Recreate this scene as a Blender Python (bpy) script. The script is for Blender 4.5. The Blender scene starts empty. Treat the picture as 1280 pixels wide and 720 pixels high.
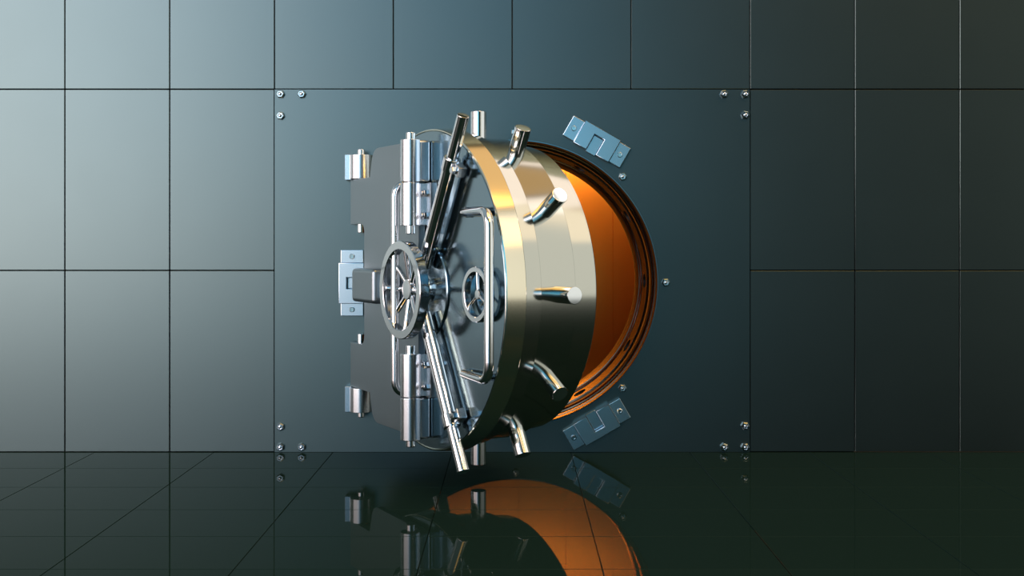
import bpy, bmesh, math, random
from mathutils import Vector, Matrix
PI = math.pi
U = 0.006                     # metres per unit; all sizes below are in these units
D = 1400.0                    # camera distance from the wall
EYE = 266.0                   # camera height
C = bpy.context.scene.collection

# ------------------------------------------------------------------ camera, world, lights, exposure
cam_d = bpy.data.cameras.new('camera')
cam = bpy.data.objects.new('camera', cam_d); C.objects.link(cam)
cam.location = (0, -D*U, EYE*U); cam.rotation_euler = (PI/2, 0, 0)
cam_d.sensor_width = 36; cam_d.lens = D/1280*36
cam_d.shift_x = -2/1280; cam_d.shift_y = -61/1280
cam_d.clip_end = 200
bpy.context.scene.camera = cam

# studio environment: soft boxes at infinity, each given by azimuth (0 = behind the camera, + = right) and elevation
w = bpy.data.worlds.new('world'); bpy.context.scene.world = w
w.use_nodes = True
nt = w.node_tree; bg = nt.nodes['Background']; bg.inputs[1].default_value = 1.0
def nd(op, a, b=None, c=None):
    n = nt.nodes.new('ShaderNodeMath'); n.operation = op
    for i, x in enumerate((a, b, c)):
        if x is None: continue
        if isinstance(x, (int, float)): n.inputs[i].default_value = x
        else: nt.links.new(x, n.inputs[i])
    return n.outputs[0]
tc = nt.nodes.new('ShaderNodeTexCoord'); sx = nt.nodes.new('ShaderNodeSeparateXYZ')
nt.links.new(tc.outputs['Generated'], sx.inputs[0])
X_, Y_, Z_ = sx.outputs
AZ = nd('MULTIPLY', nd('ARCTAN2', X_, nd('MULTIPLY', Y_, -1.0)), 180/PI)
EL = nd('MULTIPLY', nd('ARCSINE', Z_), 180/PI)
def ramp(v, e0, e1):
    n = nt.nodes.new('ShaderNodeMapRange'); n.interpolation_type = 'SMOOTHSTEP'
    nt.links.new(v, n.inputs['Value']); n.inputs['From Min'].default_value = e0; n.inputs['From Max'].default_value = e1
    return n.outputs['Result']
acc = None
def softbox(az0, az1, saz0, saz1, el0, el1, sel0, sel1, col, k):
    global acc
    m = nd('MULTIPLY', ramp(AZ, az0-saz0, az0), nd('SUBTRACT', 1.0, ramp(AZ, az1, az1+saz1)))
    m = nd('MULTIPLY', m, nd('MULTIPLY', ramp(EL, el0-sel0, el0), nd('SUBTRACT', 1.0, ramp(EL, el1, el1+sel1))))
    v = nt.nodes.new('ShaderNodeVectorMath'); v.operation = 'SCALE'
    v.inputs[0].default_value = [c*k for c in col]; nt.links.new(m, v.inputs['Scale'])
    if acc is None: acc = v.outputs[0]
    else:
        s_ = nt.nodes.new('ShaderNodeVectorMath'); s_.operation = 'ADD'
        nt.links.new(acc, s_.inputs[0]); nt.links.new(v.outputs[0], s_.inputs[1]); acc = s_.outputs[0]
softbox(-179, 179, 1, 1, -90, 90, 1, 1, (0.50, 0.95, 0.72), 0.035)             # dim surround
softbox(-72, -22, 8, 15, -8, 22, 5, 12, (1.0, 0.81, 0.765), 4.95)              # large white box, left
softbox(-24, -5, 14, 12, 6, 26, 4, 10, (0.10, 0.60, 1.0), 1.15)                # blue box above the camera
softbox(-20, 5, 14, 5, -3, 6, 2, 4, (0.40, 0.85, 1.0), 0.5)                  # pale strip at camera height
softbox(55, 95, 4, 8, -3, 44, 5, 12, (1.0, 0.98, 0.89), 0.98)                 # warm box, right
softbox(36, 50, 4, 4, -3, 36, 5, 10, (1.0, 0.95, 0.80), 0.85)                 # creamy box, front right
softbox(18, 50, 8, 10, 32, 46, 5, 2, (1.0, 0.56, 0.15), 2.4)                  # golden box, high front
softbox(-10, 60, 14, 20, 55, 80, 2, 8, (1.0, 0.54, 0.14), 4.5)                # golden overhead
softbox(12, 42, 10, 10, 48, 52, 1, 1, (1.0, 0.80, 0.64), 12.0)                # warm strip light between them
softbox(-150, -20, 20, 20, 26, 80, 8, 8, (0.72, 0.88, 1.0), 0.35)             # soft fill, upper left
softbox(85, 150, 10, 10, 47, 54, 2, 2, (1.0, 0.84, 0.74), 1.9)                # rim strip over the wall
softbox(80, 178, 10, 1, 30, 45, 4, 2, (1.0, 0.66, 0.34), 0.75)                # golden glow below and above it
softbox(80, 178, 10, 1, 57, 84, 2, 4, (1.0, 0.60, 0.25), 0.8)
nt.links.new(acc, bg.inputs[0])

def area(name, loc, target, sx, sy, col, radiance, spread=180):
    l = bpy.data.lights.new(name, 'AREA'); l.shape = 'RECTANGLE'; l.size = sx; l.size_y = sy
    l.color = col; l.energy = radiance*PI*sx*sy; l.spread = math.radians(spread)
    o = bpy.data.objects.new(name, l); C.objects.link(o); o.location = loc
    o.rotation_euler = (Vector(target)-Vector(loc)).to_track_quat('-Z', 'Y').to_euler()
    return o
area('vault_lamp', (0.6, 0.25, 3.02), (0.9, 3.85, 1.9), 3.6, 0.5, (1.0, 0.84, 0.40), 19.0)
area('vault_ceiling_lamp', (0.0, 3.0, 3.25), (0.0, 3.85, 2.0), 4.4, 0.35, (1.0, 0.72, 0.26), 0.5)

vs = bpy.context.scene.view_settings
vs.view_transform = 'Standard'; vs.look = 'None'; vs.gamma = 1; vs.exposure = 0.0
vs.use_curve_mapping = False
bpy.context.scene.display_settings.display_device = 'sRGB'

# ------------------------------------------------------------------ materials
def mat(name, col, metal=0.0, rough=0.4, coat=0.0, noise=0.0, nscale=30, bump=0.0, spec=None, ior=None):
    m = bpy.data.materials.new(name); m.use_nodes = True
    nt = m.node_tree; b = nt.nodes['Principled BSDF']
    b.inputs['Base Color'].default_value = (*col, 1)
    b.inputs['Metallic'].default_value = metal; b.inputs['Roughness'].default_value = rough
    b.inputs['Coat Weight'].default_value = coat
    if spec is not None: b.inputs['Specular IOR Level'].default_value = spec
    if ior is not None: b.inputs['IOR'].default_value = ior
    tc = nt.nodes.new('ShaderNodeTexCoord')
    n = nt.nodes.new('ShaderNodeTexNoise'); n.inputs['Scale'].default_value = nscale; n.inputs['Detail'].default_value = 3
    nt.links.new(tc.outputs['Object'], n.inputs['Vector'])
    mr = nt.nodes.new('ShaderNodeMapRange')
    mr.inputs['To Min'].default_value = rough*(1-noise); mr.inputs['To Max'].default_value = rough*(1+noise)
    nt.links.new(n.outputs['Fac'], mr.inputs['Value']); nt.links.new(mr.outputs['Result'], b.inputs['Roughness'])
    if bump:
        bp = nt.nodes.new('ShaderNodeBump'); bp.inputs['Strength'].default_value = bump; bp.inputs['Distance'].default_value = 0.002
        nt.links.new(n.outputs['Fac'], bp.inputs['Height']); nt.links.new(bp.outputs['Normal'], b.inputs['Normal'])
    return m
M = {}
M['wall']   = mat('wall_satin_steel', (0.108, 0.148, 0.152), 1.0, 0.305, noise=0.03, nscale=3)
M['panel']  = mat('panel_satin_steel', (0.103, 0.148, 0.155), 1.0, 0.305, noise=0.03, nscale=3)
M['gap']    = mat('dark_gap', (0.004, 0.006, 0.006), 0.0, 0.7)
M['floor']  = mat('polished_black_floor', (0.007, 0.019, 0.017), 0.0, 0.02, noise=0.2, nscale=4, ior=1.06)
M['chrome'] = mat('polished_chrome', (0.74, 0.77, 0.80), 1.0, 0.10, noise=0.1, nscale=20)
M['steel']  = mat('satin_steel', (0.60, 0.66, 0.71), 1.0, 0.24, noise=0.06, nscale=12)
M['face']   = mat('brushed_door_face', (0.24, 0.34, 0.40), 1.0, 0.15, noise=0.06, nscale=6)
M['plate']  = mat('matt_hinge_plate', (0.30, 0.36, 0.40), 1.0, 0.36, noise=0.05, nscale=6)
M['drum']   = mat('turned_drum_steel', (0.51, 0.51, 0.46), 1.0, 0.12, noise=0.05, nscale=8)
M['flange'] = mat('brassy_flange_steel', (0.93, 0.88, 0.74), 1.0, 0.14, noise=0.05, nscale=8)
M['clamp']  = mat('clamp_steel', (0.62, 0.70, 0.78), 1.0, 0.20, noise=0.05, nscale=20)
M['frame']  = mat('door_frame_steel', (0.24, 0.26, 0.28), 1.0, 0.12, noise=0.05, nscale=8)
M['black']  = mat('socket_shade_black', (0.004, 0.004, 0.005), 0.0, 0.5)  # near-black colour stands in for the shade inside the frame's bolt sockets
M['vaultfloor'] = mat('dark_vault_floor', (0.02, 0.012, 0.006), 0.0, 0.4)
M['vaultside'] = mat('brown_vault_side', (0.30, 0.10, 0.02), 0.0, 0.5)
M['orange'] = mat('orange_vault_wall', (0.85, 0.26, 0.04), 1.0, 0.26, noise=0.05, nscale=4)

# ------------------------------------------------------------------ mesh helpers (units, scaled by U at the end)
class MB:
    """collects shapes in units; frame f maps (a, b, c) to object space"""
    def __init__(self, f=None):
        self.bm = bmesh.new(); self.f = f or (lambda a, b, c: Vector((a, b, c)))
    def v(self, p): return self.bm.verts.new(self.f(*p))
    def box(self, a0, a1, b0, b1, c0, c1, bev=0.0, seg=2):
        t = bmesh.new()
        vs_ = [t.verts.new(self.f(a, b, c)) for a in (a0, a1) for b in (b0, b1) for c in (c0, c1)]
        for q in ((0,1,3,2),(4,6,7,5),(0,4,5,1),(2,3,7,6),(0,2,6,4),(1,5,7,3)): t.faces.new([vs_[i] for i in q])
        bmesh.ops.recalc_face_normals(t, faces=t.faces)
        if bev: bmesh.ops.bevel(t, geom=list(t.edges), offset=bev, segments=seg, profile=0.5, affect='EDGES', clamp_overlap=True)
        self.join(t); return self
    def join(self, t):
        me = bpy.data.meshes.new('tmp'); t.to_mesh(me); t.free(); self.bm.from_mesh(me); bpy.data.meshes.remove(me)
    def prism(self, pts, b0, b1, axis='b', bev=0.0, seg=2):
        """outline pts in (a, c), extruded in b"""
        t = bmesh.new()
        lo = [t.verts.new(self.f(a, b0, c)) for a, c in pts]; hi = [t.verts.new(self.f(a, b1, c)) for a, c in pts]
        n = len(pts)
        t.faces.new(lo); t.faces.new(hi)
        for i in range(n): t.faces.new((lo[i], lo[(i+1) % n], hi[(i+1) % n], hi[i]))
        bmesh.ops.recalc_face_normals(t, faces=t.faces)
        if bev:
            es = [e for f in t.faces if len(f.verts) == n and n > 4 for e in f.edges] if n > 4 else list(t.edges)
            bmesh.ops.bevel(t, geom=list(set(es)), offset=bev, segments=seg, profile=0.5, affect='EDGES', clamp_overlap=True)
        self.join(t); return self
    def lathe(self, o, ax, prof, n=48, closed=False):
        """prof: (distance along ax, radius); o, ax given in this builder's coordinates"""
        O = self.f(*o); A = (self.f(*(Vector(o)+Vector(ax)))-O).normalized()
        X = A.orthogonal().normalized(); Y = A.cross(X)
        t = bmesh.new(); rings = []
        for d, r in prof:
            if r < 1e-6: rings.append([t.verts.new(O+A*d)])
            else: rings.append([t.verts.new(O+A*d+(X*math.cos(2*PI*i/n)+Y*math.sin(2*PI*i/n))*r) for i in range(n)])
        prs = list(zip(rings, rings[1:])) + ([(rings[-1], rings[0])] if closed else [])
        for R0, R1 in prs:
            for i in range(n):
                j = (i+1) % n
                if len(R0) == 1 and len(R1) == 1: continue
                if len(R0) == 1: t.faces.new((R0[0], R1[j], R1[i]))
                elif len(R1) == 1: t.faces.new((R0[i], R0[j], R1[0]))
                else: t.faces.new((R0[i], R0[j], R1[j], R1[i]))
        bmesh.ops.recalc_face_normals(t, faces=t.faces)
        self.join(t); return self
    def cyl(self, p0, p1, r, bev=0.6, n=40):
        p0 = Vector(p0); p1 = Vector(p1); L = (p1-p0).length
        bev = min(bev, r*0.45, L*0.45)
        pr = [(0, 0), (0, r-bev), (bev*0.3, r-bev*0.3), (bev, r), (L-bev, r), (L-bev*0.3, r-bev*0.3), (L, r-bev), (L, 0)]
        return self.lathe(p0, p1-p0, pr, n)
    def tube(self, pts, r, n=20, bend=8.0, seg=8):
        """round bar along a polyline with rounded bends and closed rounded ends"""
        P = [self.f(*p) for p in pts]; path = [P[0]]
        for i in range(1, len(P)-1):
            a = (P[i-1]-P[i]).normalized(); b = (P[i+1]-P[i]).normalized()
            s0 = P[i]+a*bend; s1 = P[i]+b*bend
            for k in range(seg+1):
                u = k/seg; path.append(s0*(1-u)**2+P[i]*2*u*(1-u)+s1*u*u)
        path.append(P[-1])
        t = bmesh.new(); rings = []
        d = (path[1]-path[0]).normalized(); X = d.orthogonal().normalized()
        path2 = []; 
        for i, p in enumerate(path):
            if i == 0: d = path[1]-path[0]
            elif i == len(path)-1: d = path[-1]-path[-2]
            else: d = (path[i+1]-path[i]).normalized()+(path[i]-path[i-1]).normalized()
            d.normalize(); X = (X-d*X.dot(d)).normalized(); path2.append((p, d.copy(), X.copy()))
        def ring(p, d, X, rr):
            Y = d.cross(X); rings.append([t.verts.new(p+(X*math.cos(2*PI*k/n)+Y*math.sin(2*PI*k/n))*rr) for k in range(n)])
        p, d, X = path2[0]
        for q in (0.25, 0.7): ring(p-d*(r*0.35*(1-q)), d, X, r*math.sin(q*PI/2))
        for q in path2: ring(*q, r)
        p, d, X = path2[-1]
        for q in (0.7, 0.25): ring(p+d*(r*0.35*(1-q)), d, X, r*math.sin(q*PI/2))
        for R0, R1 in zip(rings, rings[1:]):
            for k in range(n): t.faces.new((R0[k], R0[(k+1) % n], R1[(k+1) % n], R1[k]))
        t.faces.new(rings[0]); t.faces.new(rings[-1])
        bmesh.ops.recalc_face_normals(t, faces=t.faces)
        self.join(t); return self
    def obj(self, name, m, parent=None, angle=32):
        bmesh.ops.scale(self.bm, vec=(U, U, U), verts=self.bm.verts)
        me = bpy.data.meshes.new(name); self.bm.to_mesh(me); self.bm.free()
        for p in me.polygons: p.use_smooth = True
        me.set_sharp_from_angle(angle=math.radians(angle))
        me.materials.append(M[m])
        o = bpy.data.objects.new(name, me); C.objects.link(o)
        wn = o.modifiers.new('weighted_normal', 'WEIGHTED_NORMAL'); wn.keep_sharp = True; wn.weight = 100
        if parent: o.parent = parent
        return o
def empty(name, loc, rz=0):
    o = bpy.data.objects.new(name, None); C.objects.link(o); o.location = loc; o.rotation_euler = (0, 0, rz)
    o.empty_display_size = 0.1; return o
def tag(o, label, cat, group=None):
    o['label'] = label; o['category'] = cat; o['kind'] = 'thing'
    if group: o['group'] = group
    return o
def dup(o, parent=None):
    c = o.copy(); C.objects.link(c); c.parent = parent
    for ch in [k for k in bpy.data.objects if k.parent == o]: dup(ch, c)
    return c
HZ = 211.5                    # height of the opening's centre
HX = 2.0                      # its x

# ------------------------------------------------------------------ wall of steel tiles
G = 0.5
def tile(mb, x0, x1, z0, z1):
    mb.box(x0+G, x1-G, 0, 14, z0+G, z1-G, 0.5, 1)
def imx(x): return x-642.0
def imz(y): return 565.0-y
mb = MB()
rows = [(imz(565), imz(338)), (imz(338), imz(111.5)), (imz(111.5), imz(-115.5))]
for z0, z1 in rows:
    for i in range(12):
        tile(mb, imx(343-131*(i+1)), imx(343-131*i), z0, z1)
        tile(mb, imx(937.5+131*i), imx(937.5+131*(i+1)), z0, z1)
for z0, z1 in rows[2:]:
    for i in range(4): tile(mb, imx(343+148.6*i), imx(343+148.6*(i+1)), z0, z1)
wall = mb.obj('wall_back', 'wall'); wall['kind'] = 'structure'
mb = MB()                     # dark backing behind the tile joints, around the opening
mb.box(-1900, imx(350), 9, 22, 0, 680); mb.box(imx(930), 1900, 9, 22, 0, 680); mb.box(imx(350), imx(930), 9, 22, 440, 680)
o = mb.obj('trim_1', 'gap'); o['kind'] = 'structure'

# ------------------------------------------------------------------ floor of polished tiles
mb = MB()
for i in range(-11, 12):
    for k in range(0, 23):
        x0 = -77+148.5*i; y0 = -99.5*(k+1)
        mb.box(x0+0.2, x0+148.5-0.2, y0+0.2, y0+99.5-0.2, -6, 0, 0.42, 1)
fl = mb.obj('floor', 'floor'); fl['kind'] = 'structure'
mb = MB(); mb.box(-1750, 1750, -2300, 900, -16, -4)
o = mb.obj('trim_2', 'gap'); o['kind'] = 'structure'

# ------------------------------------------------------------------ large steel panel with the round opening
ROPEN = 177.0
def rect_hole(mb, x0, x1, z0, z1, cx, cz, R, y0, y1, n=192):
    angs = sorted(set([2*PI*i/n for i in range(n)] + [math.atan2(z-cz, x-cx) % (2*PI) for x in (x0, x1) for z in (z0, z1)]))
    def edge(a):
        dx, dz = math.cos(a), math.sin(a); k = 1e9
        if dx > 1e-9: k = min(k, (x1-cx)/dx)
        if dx < -1e-9: k = min(k, (x0-cx)/dx)
        if dz > 1e-9: k = min(k, (z1-cz)/dz)
        if dz < -1e-9: k = min(k, (z0-cz)/dz)
        return cx+dx*k, cz+dz*k
    rows_ = []
    for a in angs:
        ex, ez = edge(a); ix, iz = cx+R*math.cos(a), cz+R*math.sin(a)
        rows_.append([mb.v((ex, y1, ez)), mb.v((ex, y0, ez)), mb.v((ix, y0, iz)), mb.v((ix, y1, iz))])
    m = len(rows_)
    for i in range(m):
        a, b = rows_[i], rows_[(i+1) % m]
        for k in range(4): mb.bm.faces.new((a[k], a[(k+1) % 4], b[(k+1) % 4], b[k]))
    bmesh.ops.recalc_face_normals(mb.bm, faces=mb.bm.faces)
mb = MB()
rect_hole(mb, imx(343)+G, imx(937.5)-G, imz(565)+0.3, imz(111.5)-G, HX, HZ, ROPEN+2.0, -1.0, 20)
pan = mb.obj('steel_panel', 'panel')
tag(pan, 'large dark blue steel wall panel with corner bolts and the round vault opening', 'panel')

# ------------------------------------------------------------------ round stepped door frame (tunnel)
mb = MB()
prof = [(-1.6, ROPEN+1.8), (-1.6, ROPEN+0.6), (-0.6, ROPEN), (8, 176.4), (9, 177.6), (12, 177.6), (13, 175.8), (22, 175.0), (23, 173.6), (26, 172.0), (43, 171.6), (44, 170.2), (46, 172), (49, 172), (50, 170.4),
        (82, 167.6), (83, 166.4), (87, 165.4), (88, 167), (91, 167), (92, 164.8), (112, 162.4), (118, 162.2), (120, 164), (120, ROPEN+20), (20.5, ROPEN+20), (20.5, ROPEN+1.8)]
mb.lathe((HX, 0, HZ), (0, 1, 0), prof, 192, closed=True)
ring = mb.obj('door_frame', 'frame', angle=25)
cut = MB()
for k in range(12):
    a = PI/6*k; d = Vector((math.cos(a), 0, math.sin(a)))
    c = Vector((HX, 65, HZ))
    cut.cyl(c+d*150, c+d*184, 8.8, 0.1, 32)
cut = cut.obj('cutter', 'black'); cut.modifiers.clear(); cut.data.materials.clear(); cut.data.materials.append(M['frame']); cut.data.materials.append(M['black']); ring.data.materials.append(M['black'])
for p in cut.data.polygons: p.material_index = 1
ring.modifiers.clear()
md = ring.modifiers.new('b', 'BOOLEAN'); md.object = cut; md.operation = 'DIFFERENCE'; md.solver = 'EXACT'
dg = bpy.context.evaluated_depsgraph_get()
me = bpy.data.meshes.new_from_object(ring.evaluated_get(dg)); ring.modifiers.clear(); ring.data = me
bpy.data.objects.remove(cut)
for p in me.polygons: p.use_smooth = True
me.set_sharp_from_angle(angle=math.radians(25))
tag(ring, 'round stepped steel door frame lining the vault opening, with bolt sockets around it', 'door frame')

# ------------------------------------------------------------------ vault room behind the wall (orange)
def room(name, *b, m='orange'):
    o = MB(); o.box(*b, 0.5, 1); o = o.obj(name, m); o['kind'] = 'structure'; return o
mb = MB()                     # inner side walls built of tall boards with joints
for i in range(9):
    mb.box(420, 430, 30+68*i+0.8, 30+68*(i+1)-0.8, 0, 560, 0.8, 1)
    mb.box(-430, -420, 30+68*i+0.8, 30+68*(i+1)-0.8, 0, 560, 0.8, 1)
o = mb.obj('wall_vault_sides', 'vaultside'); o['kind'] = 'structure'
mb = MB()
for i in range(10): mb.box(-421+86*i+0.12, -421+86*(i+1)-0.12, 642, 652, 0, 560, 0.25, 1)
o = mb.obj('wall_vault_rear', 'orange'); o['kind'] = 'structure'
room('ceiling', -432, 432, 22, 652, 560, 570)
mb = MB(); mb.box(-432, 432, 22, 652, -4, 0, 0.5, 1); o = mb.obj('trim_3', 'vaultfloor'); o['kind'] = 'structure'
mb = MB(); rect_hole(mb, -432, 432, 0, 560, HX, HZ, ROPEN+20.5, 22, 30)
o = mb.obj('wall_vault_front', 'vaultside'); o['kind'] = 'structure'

# ================================================================== the vault door
BASE = 198.0
DX, DZ, TH = -93.9, 179.5, math.radians(60)
door = empty('vault_door', (DX*U, -DZ*U, (HZ-BASE)*U), -TH)
tag(door, 'open round vault door of polished steel with spoked hand wheel and stepped drum', 'vault door')
F = lambda t, p, h: Vector((t, -p, h+BASE))       # across the face, out of the face, up
RF = 175.5
# disc with its flat face
mb = MB(F)
mb.lathe((0, 0, 0), (0, 1, 0), [(-1.6, 0), (-1.6, RF-4), (-0.6, RF-3.4), (0.1, RF-2.8), (-0.2, RF-2.0), (-1.2, RF-1.4), (-20.8, RF+0.6), (-21.5, RF), (-21.5, 0)], 256)
disc = mb.obj('door_flange', 'flange', door, 25)
mb = MB(F); mb.lathe((0, 0, 0), (0, 1, 0), [(-1.5, 0), (-1.5, RF-3.6), (-0.5, RF-3.6), (0, RF-4.2), (0, 120), (0, 60), (0, 0)], 256)
mb.obj('door_face', 'face', door, 25)
mb = MB(F)
mb.lathe((0, 0, 0), (0, 1, 0), [(-21.2, 100), (-21.2, 172.2), (-22, 172.8), (-41, 170.8), (-41.6, 170.2), (-41.6, 167.4), (-42.4, 166.8), (-83.4, 166.8), (-84, 166.2), (-84, 162.8),
        (-84.8, 162.2), (-113, 159.8), (-115, 157.6), (-115, 0)], 256)
mb.obj('door_plug', 'drum', door, 25)
# twelve radial locking bolts
for k in range(12):
    a = PI/6*k; d = Vector((math.cos(a), 0, math.sin(a))); c = Vector((0, -63, 0))
    b = MB(F); b.cyl(c+d*150, c+d*197, 8.6, 0.7, 40); b = b.obj('locking_bolt', 'chrome', door)
# crane hinge plate
def arc(cx, cz, r, a0, a1, n=8):
    return [(cx+r*math.cos(math.radians(a0+(a1-a0)*i/n)), cz+r*math.sin(math.radians(a0+(a1-a0)*i/n))) for i in range(n+1)]
half = [(-4, 162)] + arc(-116, 142, 20, 90, 165, 8) + [(-141, 128.5), (-202, 128.5), (-202, 73)] + arc(-168, 63, 10, 90, 0, 6)
half = [(t, h) for t, h in half]
outline = half + [(t, -h) for t, h in reversed(half)]
mb = MB(F); mb.prism(outline, 1.0, 9.0, bev=0.8)
plate = mb.obj('hinge_plate', 'plate', door)
plate['label'] = 'flat matt steel hinge plate with two lobes'
# rounded lock block at the plate's far side
mb = MB(F); mb.box(-155, -88, 11, 27, -20, 20, 5.0, 5)
blk = mb.obj('lock_block', 'plate', door)
mb = MB(F); mb.box(-146, -50, 9, 20, -15, 15, 2.5, 3); mb.obj('lock_block_arm', 'steel', blk)
# hinge barrels, upper and lower
for sg in (1, -1):
    mb = MB(F)
    mb.cyl((0, 20, sg*116.3), (0, 20, sg*162), 11.2, 0.7, 64)
    mb.box(-6, 9, 0.2, 14.5, min(sg*116.3, sg*161.6), max(sg*116.3, sg*161.6), 3.2, 4)
    hb = mb.obj('hinge_barrel', 'steel', door)
    mb = MB(F)
    mb.cyl((0, 20, sg*69), (0, 20, sg*115.5), 11.2, 0.7, 64)
    mb.box(-8, 8, 2, 13, min(sg*69.4, sg*115.2), max(sg*69.4, sg*115.2), 1.0, 2)
    mb.obj('hinge_knuckle', 'steel', hb)
    mb = MB(F); mb.cyl((0, 20, sg*60), (0, 20, sg*170), 5.2, 1.2, 32); mb.obj('hinge_pin', 'chrome', hb)
    mb = MB(F); mb.box(5, 24, 0.3, 8, min(sg*69.4, sg*115.2), max(sg*69.4, sg*115.2), 0.8, 2)
    br = mb.obj('hinge_bracket', 'steel', hb)
    for hh in (80, 104):
        s = MB(F); s.cyl((16, 7, sg*hh), (16, 13, sg*hh), 4.0, 0.8, 6); s.cyl((16, 12, sg*hh), (16, 15, sg*hh), 2.2, 0.7, 16); s.obj('bracket_bolt', 'chrome', hb)
# long thin handle beside the barrels
mb = MB(F); mb.tube([(-22, 6, 115), (-26, 27, 115), (-26, 27, -115), (-22, 6, -115)], 4.4, bend=15, seg=10)
mb.obj('handle', 'chrome', door)
# pull handle near the free edge
mb = MB(F); mb.tube([(96, 4.5, 82), (163, 13, 82), (163, 13, -82), (96, 4.5, -82)], 4.8, bend=19, seg=10, n=28)
ph = mb.obj('pull_handle', 'chrome', door)
for sg in (1, -1):
    mb = MB(F); mb.cyl((97, 0, sg*82), (97, 5.5, sg*82), 5.6, 1.2, 28); mb.obj('handle_foot', 'chrome', ph)
# hand wheel: boss, shaft, rim, hub, spokes
mb = MB(F); mb.lathe((0, 0, 0), (0, 1, 0), [(0.1, 0), (0.1, 52), (1.2, 52), (2.4, 50.8), (2.4, 20), (4.5, 15.5), (9, 14), (9, 0)], 96)
mb.obj('wheel_boss', 'face', door)
rz = 0
mb = MB(F); mb.lathe((0, 0, 0), (0, 1, 0), [(23.5, 43.4), (23, 44), (23, 52.2), (23.8, 53), (33.2, 53), (34, 52.2), (34, 44), (33.4, 43.4)], 128, closed=True)
wheel = mb.obj('hand_wheel', 'chrome', door)
mb = MB(F); mb.cyl((0, 5, 0), (0, 21, 0), 13, 0.5, 48); mb.obj('wheel_shaft', 'chrome', wheel)
mb = MB(F); mb.cyl((0, 15, 0), (0, 25.5, 0), 11, 1.2, 48); mb.obj('wheel_hub', 'chrome', wheel)
for k in range(8):
    a = PI/4*k; d = Vector((math.cos(a), 0, math.sin(a))); c = Vector((0, 21, 0)); c2 = Vector((0, 26.5, 0))
    mb = MB(F); mb.cyl(c+d*9, c2+d*44.2, 2.9, 0.2, 20); mb.obj('wheel_spoke', 'chrome', wheel)
# small wheel
T2 = 130
mb = MB(F); mb.lathe((T2, 0, 0), (0, 1, 0), [(4.0, 22), (3.6, 22.6), (3.6, 27.0), (4.2, 27.6), (10.4, 27.6), (11, 27.0), (11, 22.6), (10.6, 22)], 96, closed=True)
sw = mb.obj('small_wheel', 'chrome', door); sw['label'] = 'small three-spoked steel wheel'
mb = MB(F); mb.cyl((T2, 0, 0), (T2, 8.5, 0), 5.2, 0.8, 32); mb.obj('wheel_hub', 'chrome', sw)
for dg_ in (95, 215, 335):
    a = math.radians(dg_); d = Vector((math.cos(a), 0, math.sin(a))); c = Vector((T2, 7, 0))
    mb = MB(F); mb.cyl(c+d*4, c+d*22.6, 1.5, 0.2, 16); mb.obj('wheel_spoke', 'chrome', sw)
# locking rods
for sg in (1, -1):
    a = math.radians(59.3)*sg; d = Vector((math.cos(a), 0, math.sin(a))); c = Vector((0, 11, 0))
    e = Vector((-d.z, 0, d.x))*sg
    mb = MB(F); mb.cyl(c+d*30, c+d*157, 7.6, 0.5, 40); rod = mb.obj('locking_rod', 'chrome', door)
    mb = MB(F); mb.cyl(c+d*150, c+d*208, 6.4, 0.8, 40); mb.obj('rod_tip', 'chrome', rod)
    mb = MB(F); mb.cyl(c+d*146, c+d*160, 8.9, 0.8, 40)
    g = MB(lambda x, y, z, c=c, d=d, e=e: F(*(c+d*x-e*z+Vector((0, y, 0)))))
    g.box(147.5, 158.5, -9, 1, 5, 20, 1.2, 2)
    col = mb.obj('rod_collar', 'chrome', rod); g.obj('rod_bracket', 'steel', rod)
    g = MB(lambda x, y, z, c=c, d=d, e=e: F(*(c+d*x-e*z+Vector((0, y, 0)))))
    g.cyl((153, -1, 14), (153, 6, 14), 4.2, 0.8, 6); g.obj('bracket_bolt', 'chrome', rod)

# ------------------------------------------------------------------ wall hinges at the left of the opening
for sg, lab in ((1, 'upper steel wall hinge with pin, holding the top lobe of the hinge plate'), (-1, 'lower steel wall hinge with pin, holding the bottom lobe of the hinge plate')):
    ax, ay = -188.5, -15.0
    r = empty('wall_hinge', (ax*U, 0, (HZ+(128 if sg > 0 else -159))*U)); oz = HZ+(128 if sg > 0 else -159)
    tag(r, lab, 'hinge')
    fr = lambda a, b, c, oz=oz: Vector((a-ax, b, c-oz))
    z0, z1 = sorted((HZ+sg*128.7, HZ+sg*158.5))
    mb = MB(fr); mb.cyl((ax, ay, z0), (ax, ay, z1), 14.0, 0.6, 48); mb.box(ax-10, ax+12, ay+1, -1.1, z0, z1, 0.6, 1); mb.obj('barrel', 'steel', r)
    mb = MB(fr); mb.box(ax-20.5, ax-12, ay+0.5, -1.1, z0-1, z1+1, 0.6, 1); mb.obj('mounting_leaf', 'clamp', r)
    z0, z1 = sorted((HZ+sg*62.5, HZ+sg*165.5))
    mb = MB(fr); mb.cyl((ax, ay, z0), (ax, ay, z1), 4.6, 1.0, 28); mb.obj('hinge_pin', 'chrome', r)

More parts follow.
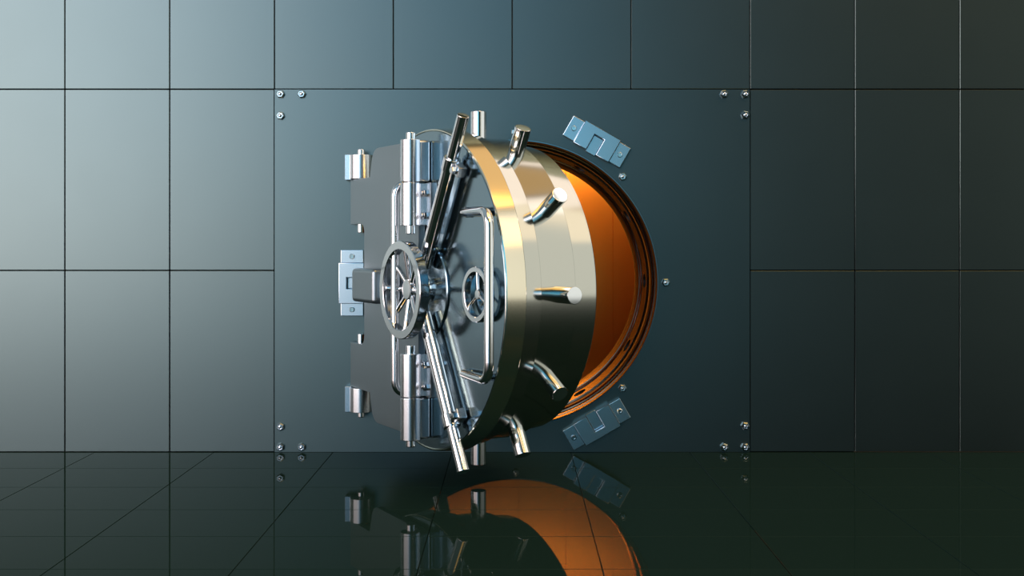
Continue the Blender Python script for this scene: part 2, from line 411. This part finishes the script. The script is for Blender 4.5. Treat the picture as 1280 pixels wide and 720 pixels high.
# ------------------------------------------------------------------ hex bolts on the panel
def build_bolt():
    b = MB(); b.lathe((0, 0, 0), (0, -1, 0), [(-1, 0), (-1, 5.2), (3.0, 5.2), (4.8, 3.9), (4.8, 3.0), (2.4, 2.6), (2.2, 0)], 6)
    b = b.obj('hex_bolt', 'chrome', None, 20)
    s = MB(); s.cyl((0, -1.5, 0), (0, -4.8, 0), 1.9, 0.9, 16); s.obj('stud', 'chrome', b)
    return b
proto = build_bolt(); first = True
bolts = [
 (351, 118, 'hex bolt right in the top left corner of the panel', 'corner bolts of the steel panel'),
 (377.5, 118, 'hex bolt on the panel\'s top edge, just right of the top left corner bolt', 'corner bolts of the steel panel'),
 (351, 145, 'hex bolt on the panel\'s left edge, just below the top left corner bolt', 'corner bolts of the steel panel'),
 (931, 118, 'hex bolt right in the top right corner of the panel', 'corner bolts of the steel panel'),
 (904.5, 118, 'hex bolt on the panel\'s top edge, just left of the top right corner bolt', 'corner bolts of the steel panel'),
 (931, 144, 'hex bolt on the panel\'s right edge, just below the top right corner bolt', 'corner bolts of the steel panel'),
 (351, 558.5, 'hex bolt right in the bottom left corner of the panel, above the floor', 'corner bolts of the steel panel'),
 (377.5, 558.5, 'hex bolt at the floor line, just right of the bottom left corner bolt', 'corner bolts of the steel panel'),
 (351, 533, 'hex bolt on the panel\'s left edge, just above the bottom left corner bolt', 'corner bolts of the steel panel'),
 (931, 558.5, 'hex bolt right in the bottom right corner of the panel, above the floor', 'corner bolts of the steel panel'),
 (905, 558.5, 'hex bolt at the floor line, just left of the bottom right corner bolt', 'corner bolts of the steel panel'),
 (931, 532, 'hex bolt on the panel\'s right edge, just above the bottom right corner bolt', 'corner bolts of the steel panel'),
 (832, 353, 'hex bolt straight right of the round opening at its mid height', 'bolts around the round opening'),
 (778, 221, 'hex bolt beside the opening, under the upper right clamp', 'bolts around the round opening'),
 (778, 485, 'hex bolt beside the opening, above the lower right clamp', 'bolts around the round opening'),
 (644, 540, 'hex bolt below the opening, behind the drum, seen mirrored in the floor', 'bolts around the round opening'),
 (644, 165.5, 'hex bolt above the opening, peeking out left of a drum bolt', 'bolts around the round opening'),
]
random.seed(4)
for x, y, lab, grp in bolts:
    b = proto if first else dup(proto); first = False
    b.location = (imx(x)*U, -1.0*U, imz(y)*U); b.rotation_euler = (0, random.uniform(-0.5, 0.5), 0)
    tag(b, lab, 'bolt', grp)

# ------------------------------------------------------------------ three locking clamps on the wall
def build_clamp():
    r = empty('locking_clamp', (0, 0, 0))
    # local: x along the clamp, z away from the opening (outwards), y into the wall
    for s in (-1, 1): b = MB(); b.box(min(s*25.2, s*41), max(s*25.2, s*41), -6, 0, -14, 14, 0.7, 2); b.obj('mounting_tab', 'clamp', r)
    b = MB()
    b.prism([(-25, -15.5), (-7, -15.5), (-7, 6), (7, 6), (7, -15.5), (25, -15.5), (25, 15.5), (-25, 15.5)], -13, 0, bev=0.7)
    b.obj('clamp_body', 'clamp', r)
    b = MB(); b.box(-6.6, 6.6, -5, 0, -17, 5.6, 0.5, 1); b.obj('slot_tongue', 'clamp', r)
    for s in (-1, 1):
        q = MB(); q.lathe((s*33, -6, 0), (0, -1, 0), [(-1, 0), (-1, 3.3), (1.6, 3.3), (2.2, 2.7), (2.2, 1.7), (0.6, 1.6), (0.6, 0)], 18); q.obj('screw', 'chrome', r)
    return r
cl = build_clamp(); first = True
for ang, lab in ((60, 'pale steel locking clamp on the wall at the upper right of the opening'),
                 (-60, 'blue-tinted steel locking clamp on the wall at the lower right of the opening'),
                 (180, 'pale steel locking clamp on the wall left of the opening, behind the lock block')):
    c = cl if first else dup(cl); first = False
    a = math.radians(ang)
    c.location = ((HX+203*math.cos(a))*U, -1.1*U, (HZ+203*math.sin(a))*U)
    c.rotation_euler = (0, -(a-PI/2), 0)
    tag(c, lab, 'clamp', 'locking clamps around the opening')
